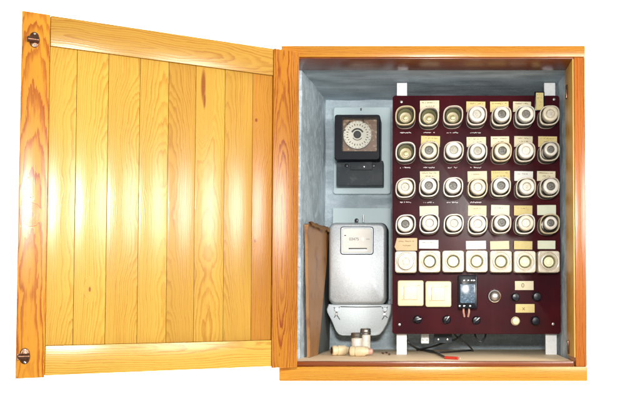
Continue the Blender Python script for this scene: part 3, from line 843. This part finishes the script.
for (ax, az, ro) in ((-.62, .82, .7), (.42, .98, -.3), (-1.0, .28, 1.2)):
    link('trip_lever', box_me(1.6 * U, 1.6 * U, 5.5 * U, .4 * U), M['black'], hs, dc + Vector((ax * DR, -.6 * U, az * DR)), (0, ro, 0))
bm = bmesh.new(); b_box(bm, iw * .99, .5 * U, ih * .99)
link('window_pane', finish(bm, 'pane'), M['pane'], hs, c + Vector((dxw, .9 * U, dzw)))
c, w, h = rect(336.4, 160.6, 383.2, 185.6, TD - 22)
tcv = link('terminal_cover', box_me(w, 21.8 * U, h, 1.2 * U), M['dark_grey'], ts, c + Vector((0, 10.9 * U, 0)))
c2, w2, h2 = rect(350.4, 161.6, 372.4, 170, TD - 24)
link('cover_tab', box_me(w2, 3 * U, h2, .8 * U), M['dark_grey'], tcv, c2 + Vector((0, 1.2 * U, 0)))
for x in (346.6, 373.4):
    screw(tcv, W(x, 165.6, TD - 22), 2.3 * U, 'black', name='cover_screw')
screw(tcv, W(364, 166.6, TD - 24.4), 1.2 * U, 'gunmetal', name='seal_screw')

# ------------------------------------------------------------------ electricity meter
em = thing('electricity_meter', 'silver-grey hammertone electricity meter with a white counter window', 'electricity meter', W(358, 336, TD))
c, w, h = rect(332.6, 208, 391, 300, TD + 1)
link('mounting_plate', box_me(w, 4 * U, h, .8 * U), M['plate'], em, c + Vector((0, 2 * U, 0)))
MD = BK - 62                      # front of the meter cover
c, w, h = rect(328.2, 222.4, 386.4, 304.6, MD)
bm = bmesh.new()
dep = 55 * U
def rl_(k, r_, y): return [Vector((p[0], y, p[1])) for p in rrect(w * k + 0.0, h - w * (1 - k), r_, 6)]
b_loft(bm, [rl_(1.02, 8 * U, dep), rl_(1.02, 8 * U, 14 * U), rl_(.99, 8 * U, 12.5 * U)])
link('meter_base', finish(bm, 'base', True, 50), M['black'], em, c)
bm = bmesh.new()
b_loft(bm, [rl_(1.0, 8 * U, 12 * U), rl_(1.0, 8 * U, 8 * U), rl_(.985, 8 * U, 3.6 * U), rl_(.95, 7.4 * U, 1.0 * U), rl_(.90, 6.6 * U, 0)])
cov = link('meter_cover', finish(bm, 'cover', True, 50), M['hammer'], em, c)
cw, ww, hw = rect(340.4, 226.6, 373.6, 254.6, MD - .8)
bm = bmesh.new()
b_loft(bm, [rr3(ww, hw, 3 * U, 1.2 * U), rr3(ww, hw, 3 * U, 0), rr3(ww - 1.6 * U, hw - 1.6 * U, 2.4 * U, -.3 * U), rr3(ww - 2.6 * U, hw - 2.6 * U, 2 * U, .0), rr3(ww - 2.8 * U, hw - 2.8 * U, 2 * U, .9 * U)], True, True)
wf = link('window_frame', finish(bm, 'wframe'), M['black'], cov, cw)
bm = bmesh.new(); 
b_loft(bm, [rr3(ww - 1.9 * U, hw - 1.9 * U, 2.2 * U, 0), rr3(ww - 2.0 * U, hw - 2.0 * U, 2.2 * U, -.5 * U), rr3(ww - 4.2 * U, hw - 4.2 * U, 1.2 * U, -.5 * U), rr3(ww - 4.6 * U, hw - 4.6 * U, 1.2 * U, 0)], False, False)
link('window_bezel', finish(bm, 'bezel'), M['hammer_blue'], cov, cw)
c3, w3, h3 = rect(342.8, 228.8, 371.4, 252.4, MD - .9)
npl = link('counter_plate', box_me(w3, .8 * U, h3, .1 * U), M['paper_white'], cov, c3)
def mark(px0, py0, px1, py1, mat, name='print'):
    c_, w_, h_ = rect(px0, py0, px1, py1, MD - 1.35)
    bm = bmesh.new(); b_box(bm, w_, .12 * U, h_)
    return link(name, finish(bm, 'mark'), M[mat], cov, c_)
mark(348.6, 247.9, 367, 249.2, 'black', 'disc_slot')
mark(348.6, 249.4, 367, 250.8, 'gunmetal', 'meter_disc')
mark(344.4, 235, 346, 235.9, 'black_ink')
mark(361.8, 237.6, 363.8, 240.8, 'copper')
text(cov, W(354, 239.2, MD - 1.2), '03475', 4.6 * U, M['black_ink'])
text(cov, W(368, 239.2, MD - 1.2), 'kWh', 2.0 * U, M['black_ink'])
mark(344.4, 241.6, 349.2, 242.5, 'plate')
# hanger above the cover
link('hanger_rod', lathe_me([(.8 * U, -4 * U), (.8 * U, 5 * U)], 10, 'Z'), M['gunmetal'], em, W(363.4, 219, MD + 40))
screw(em, W(356.6, 220.4, MD + 40), 2.4 * U, 'black', name='hanger_screw')
# trapezoid terminal cover under it
cT = W(358.4, 318, MD + 8)
def tp(px, py): 
    p = W(px, py, MD + 8); return (p.x - cT.x, p.z - cT.z)
out = [tp(391.4, 304), tp(391.4, 309), tp(390.8, 313), tp(387, 324), tp(383, 331), tp(380, 334.4), tp(376, 335.8), tp(342, 335.8), tp(338.4, 334.4), tp(335.6, 331), tp(331, 320), tp(327, 312.5), tp(326.4, 309), tp(328.4, 304)]
tc_ = link('terminal_cover', prism_me(out, 0, 46 * U, 2.2 * U), M['hammer_blue'], em, cT)
def tline(pts, r, mat, name):
    return tube(name, [W(x, y, MD + 7.2) for x, y in pts], r * U, M[mat], tc_, 6, 4)
tline([(340.5, 306.6), (362, 307), (381.5, 306.6)], .45, 'rubber', 'cover_seam')
for sx, x in ((1, 337), (-1, 385)):
    screw(tc_, W(x, 309.4, MD + 8), 3.0 * U, 'hammer_blue', name='cover_screw')
    tline([(x - 3, 307), (x - 1.0, 311.5), (x - .6, 314.2), (x + 1.2 * sx, 317), (x + 3.0 * sx, 319.5)], .45, 'rubber', 'seal_wire')
    tline([(x + 2.6, 306.6), (x + .6, 311), (x - 1.0, 314.4), (x - 4.2 * sx * .6, 317.6)], .4, 'rubber', 'seal_wire')
    link('lead_seal', lathe_me([(0, -1 * U), (1.5 * U, -1 * U), (1.7 * U, 0), (0, .6 * U)], 14), M['gunmetal'], tc_, W(x - .4, 314, MD + 7))

# ------------------------------------------------------------------ loose things on the cabinet floor
def zfloor(d): return (ZF + Z0) * U
def on_floor(px, d, lift=0.0):
    return Vector((xu(px, d) * U, d * U, zfloor(d) + lift + 0.0003))
# upright fuse cartridges with metal tops
for (px, d, hh, rr, lab) in ((356.8, 118, 24.5, 6.2, 'white upright fuse cap with a metal top, standing left of its twin'),
                             (365.6, 127, 29, 5.8, 'white upright fuse cap with a metal top, behind and right of its twin')):
    p = on_floor(px, d)
    t = thing('loose_fuse', lab, 'fuse', p, 'loose fuse parts on the cabinet floor')
    q = rr * U
    link('ceramic_body', lathe_me([(0, 0), (q * .92, 0), (q, .8 * U), (q, hh * .72 * U), (q * .94, hh * .75 * U), (0, hh * .75 * U)], 28, 'Z'), M['cap'], t, p)
    link('metal_top', lathe_me([(q * 1.0, hh * .755 * U), (q * 1.10, hh * .77 * U), (q * 1.02, hh * .82 * U), (q * 1.10, hh * .87 * U), (q * 1.02, hh * .92 * U), (q * 1.06, hh * .96 * U), (q * .95, hh * U), (q * .55, hh * 1.01 * U), (q * .5, hh * .97 * U), (0, hh * .97 * U)], 28, 'Z'), M['gunmetal'], t, p)
# lying cartridge fuses: bottle-shaped ceramic with metal ends
def cartridge(px, d, ln, rr, rz, lab, cap='brass', lift=0.0):
    p = on_floor(px, d, lift)
    t = thing('cartridge_fuse', lab, 'fuse', p, 'loose fuse parts on the cabinet floor')
    q = rr * U; L = ln * U
    cpos = p + Vector((0, 0, q))
    rot = (0, 0, R(rz))
    prof = [(0, -L * .5), (q * .78, -L * .5), (q * .95, -L * .47), (q, -L * .42), (q, -L * .30), (q * .86, -L * .28), (q * .86, -L * .24), (q, -L * .22), (q * .98, L * .12), (q * .90, L * .17), (q * .70, L * .22), (q * .60, L * .34), (q * .54, L * .36), (0, L * .36)]
    link('ceramic_body', lathe_me(prof, 26, 'X'), M['ivory'], t, cpos, rot)
    bm = bmesh.new(); b_lathe(bm, [(q * .52, L * .345), (q * .62, L * .36), (q * .60, L * .47), (q * .42, L * .52), (0, L * .53)], 20, (0, 0, 0), 'X')
    link('end_contact', finish(bm, 'tip'), M['copper' if cap == 'copper' else 'brass'], t, cpos, rot)
    bm = bmesh.new(); b_lathe(bm, [(q * .70, -L * .49), (q * .72, -L * .53), (q * .45, -L * .54), (q * .4, -L * .51), (0, -L * .51)], 20, (0, 0, 0), 'X')
    link('end_contact', finish(bm, 'tip'), M['bronze'], t, cpos, rot)
cartridge(342.2, 100, 23, 5.6, 22, 'ivory cartridge fuse lying at the left end, dark contact facing outward')
cartridge(361.4, 84, 25, 5.6, -10, 'ivory cartridge fuse lying in front of the others', 'copper')
cartridge(366.0, 104, 15, 4.8, -30, 'ivory cartridge fuse lying behind the front one', 'copper')
# crumbs
for (px, py, lab) in ((383, 347.2, 'leftmost dark crumb on the light floor board'), (386.6, 346, 'dark crumb beside the white strap foot, farthest back'), (389.4, 349.6, 'dark crumb nearest the front edge of the floor')):
    d = 64.0 / max((py + 3.5 - HY), 1) * 850 - 850
    d = 100 + (350 - py) * 8
    bm = bmesh.new()
    bmesh.ops.create_icosphere(bm, subdivisions=2, radius=1.5 * U)
    rc = random.Random(int(px))
    for v in bm.verts: v.co = Vector((v.co.x * rc.uniform(.9, 1.3), v.co.y * 1.1, v.co.z * .7)) * rc.uniform(.8, 1.15)
    zmin = min(v.co.z for v in bm.verts)
    tag(link('crumb', finish(bm, 'crumb'), M['crumb'], None, on_floor(px, d, -zmin)), lab, 'crumb', 'crumbs on the cabinet floor')

# brown paper folder leaning on the left wall
def paper_slab(name, corners, th, mat, ragged, seed, nx=14, ny=26, bow=1.5):
    """corners: bottom-front, bottom-back, top-back, top-front as (X, d, Z) units"""
    r = random.Random(seed)
    from mathutils import noise as mn
    P = [Vector(p) for p in corners]
    bm = bmesh.new(); F_, B_ = [], []
    nr = (P[1] - P[0]).cross(P[3] - P[0]).normalized()
    if nr.x < 0: nr = -nr
    base = Vector((P[0].x * U, P[0].y * U, (P[0].z + Z0) * U))
    topj = [r.uniform(-1, 1) for _ in range(nx + 1)]
    for j in range(ny + 1):
        ra, rb = [], []
        for i in range(nx + 1):
            a, b = i / nx, j / ny
            p = (P[0] * (1 - a) + P[1] * a) * (1 - b) + (P[3] * (1 - a) + P[2] * a) * b
            k = max(0.0, (b - .9) / .1)
            p = p + Vector((0, 0, topj[i] * ragged * k))
            q = mn.noise(Vector((a * 2.5, b * 3.5, seed))) * bow
            curl = k * k * ragged * .8
            fr = p + nr * (th / 2 + q + curl)
            bk = p + nr * (-th / 2 + q * .6)
            for lst, v in ((ra, fr), (rb, bk)):
                lst.append(bm.verts.new(Vector((v.x * U, v.y * U, (v.z + Z0) * U)) - base))
        F_.append(ra); B_.append(rb)
    for j in range(ny):
        for i in range(nx):
            bm.faces.new((F_[j][i], F_[j][i + 1], F_[j + 1][i + 1], F_[j + 1][i]))
            bm.faces.new((B_[j][i], B_[j + 1][i], B_[j + 1][i + 1], B_[j][i + 1]))
    for j in range(ny):
        bm.faces.new((F_[j][0], F_[j + 1][0], B_[j + 1][0], B_[j][0]))
        bm.faces.new((F_[j][nx], B_[j][nx], B_[j + 1][nx], F_[j + 1][nx]))
    for i in range(nx):
        bm.faces.new((F_[0][i], B_[0][i], B_[0][i + 1], F_[0][i + 1]))
        bm.faces.new((F_[ny][i], F_[ny][i + 1], B_[ny][i + 1], B_[ny][i]))
    return link(name, finish(bm, name, True, 50), mat, None, base)
ztop = zu(224, 100)
o = paper_slab('paper_folder', ((-125.5, 66, ZF + .3), (-121.5, 108, ZF + .3), (-117, 176, ztop), (-127.5, 57, ztop - 3)), 3.0, M['kraft'], 2.5, 3, bow=1.2)
fb = bmesh.new(); rr_ = random.Random(4); rows = []
for i in range(19):
    a = i / 18
    bx_, by_ = -127.0 + 10.3 * a, 57 + 119 * a
    zz_ = ztop - 2.5 + 2.5 * a + rr_.uniform(-1.0, 1.0)
    row = []
    for k in range(7):
        th_ = R(-20 + 42 * k) ; rad = 2.0 + rr_.uniform(-.5, .5)
        row.append(fb.verts.new(Vector(((bx_ + 3.2 - rad * math.cos(th_) * .9 + k * .25) * U, by_ * U, (zz_ + rad * math.sin(th_) - .12 * k * k * rr_.uniform(.3, 1) + Z0) * U)) - o.location))
    rows.append(row)
for i in range(18):
    for k in range(6): fb.faces.new((rows[i][k], rows[i][k + 1], rows[i + 1][k + 1], rows[i + 1][k]))
bmesh.ops.solidify(fb, geom=fb.faces[:], thickness=0.5 * U)
link('torn_flap', finish(fb, 'flap', True, 60), plain('torn_kraft', (0.40, 0.22, 0.09), 0.7, var=0.3, vscale=40), o, o.location.copy())
tag(o, 'crumpled brown kraft paper folder standing against the left cabinet wall', 'folder')
o = paper_slab('grey_slab', ((-122.0, 120, ZF + .3), (-119.0, 203, ZF + .3), (-118.5, 203, ztop - 2), (-122.5, 120, ztop - 2)), 2.0, M['grey_sheet'], 1.0, 8, bow=.6)  # flat dark grey slab between the brown folder and the meter
tag(o, 'dark grey slab standing behind the brown folder beside the meter', 'folder')

# cables under the board
def cab_pts(lst): return [W(x, y, d) for x, y, d in lst]
def fl(px, py, r=0.0):
    """a point on the floor board seen at this photo position"""
    lo, hi = 11.0, 205.0
    for _ in range(40):
        m = (lo + hi) / 2
        if zu(py, m) < ZF: hi = m
        else: lo = m
    return Vector((xu(px, lo) * U, lo * U, zfloor(lo) + r * U + 0.0003))
cb = thing('black_cable', 'black cable looping under the fuse board with a red sleeved end', 'cable', fl(420, 351.5))
tube('cable', [W(405.6, 326, 124), W(407, 338, 124), W(411, 345, 128), fl(420, 350.6, 1.3), fl(431, 352, 1.3), fl(439, 355.6, 1.3), fl(446, 358.9, 1.3)], 1.2 * U, M['rubber'], cb)
p0, p1 = fl(445, 359.0, 1.6), fl(457.6, 359.8, 1.6)
tube('red_sleeve', [p0, (p0 + p1) / 2, p1], 1.6 * U, M['red'], cb)
p2 = fl(460, 360.2, 1.6)
tube('bare_end', [p1, (p1 + p2) / 2, p2], .6 * U, M['copper'], cb)
o = tube('loop_cable', [fl(424, 351.4, 1.1), fl(436, 353.4, 1.1), fl(456, 352.4, 1.1), fl(470, 351.2, 1.1), fl(472.6, 351.6, 1.4), W(466, 343, 140), W(456, 336, 132), W(452, 328, 128)], 1.05 * U, M['rubber'], None)
tag(o, 'thin black cable forming a wide loop near the back of the floor', 'cable')
o = tube('hanging_cable', [fl(417, 351, 1.2), W(432, 346.6, 160), W(446, 342, 146), W(458, 338, 132), W(466, 328, 128)], 1.1 * U, M['rubber'], None)
tag(o, 'black cable rising diagonally from the floor to the underside of the board', 'cable')
o = tube('cable_stub', cab_pts([(474, 330, 126), (476.4, 338, 122), (481, 341.5, 120), (485, 337, 124), (486, 330, 126)]), 1.1 * U, M['rubber'], None)
tag(o, 'short black cable bight hanging under the middle of the board', 'cable')
o = tube('side_cable', cab_pts([(557, 232, 113), (561.6, 238, 116), (562.6, 250, 118), (562.2, 262, 118), (560, 270, 114), (556, 274, 112)]), .8 * U, M['rubber'], None)
tag(o, 'black cable bulging past the right edge of the fuse board', 'cable')
o = tube('side_cable', cab_pts([(556, 286, 112), (561, 285.6, 110), (564, 283.4, 106), (562, 281.4, 104)]), .8 * U, M['rubber'], None)
tag(o, 'short cut cable end poking out at the lower right edge of the board', 'cable')
# terminal blocks hanging from the back of the board
for (r4, mat, nm, lab) in (((421, 331, 429, 343.4), 'white_paint', 'terminal_block', 'pale terminal block under the board'),
                           ((434, 331, 452, 343), 'dark_grey', 'terminal_block', 'dark terminal block under the board')):
    c, w, h = rect(*r4, 128)
    tb = link(nm, box_me(w, 10 * U, h, .8 * U), M[mat], board, c + Vector((0, 5 * U, 0)))
    tb['label'] = lab
    for k in range(2):
        screw(tb, c + Vector(((k - .5) * w * .5, 0, -h * .2)), 1.2 * U, 'chrome', name='screw')
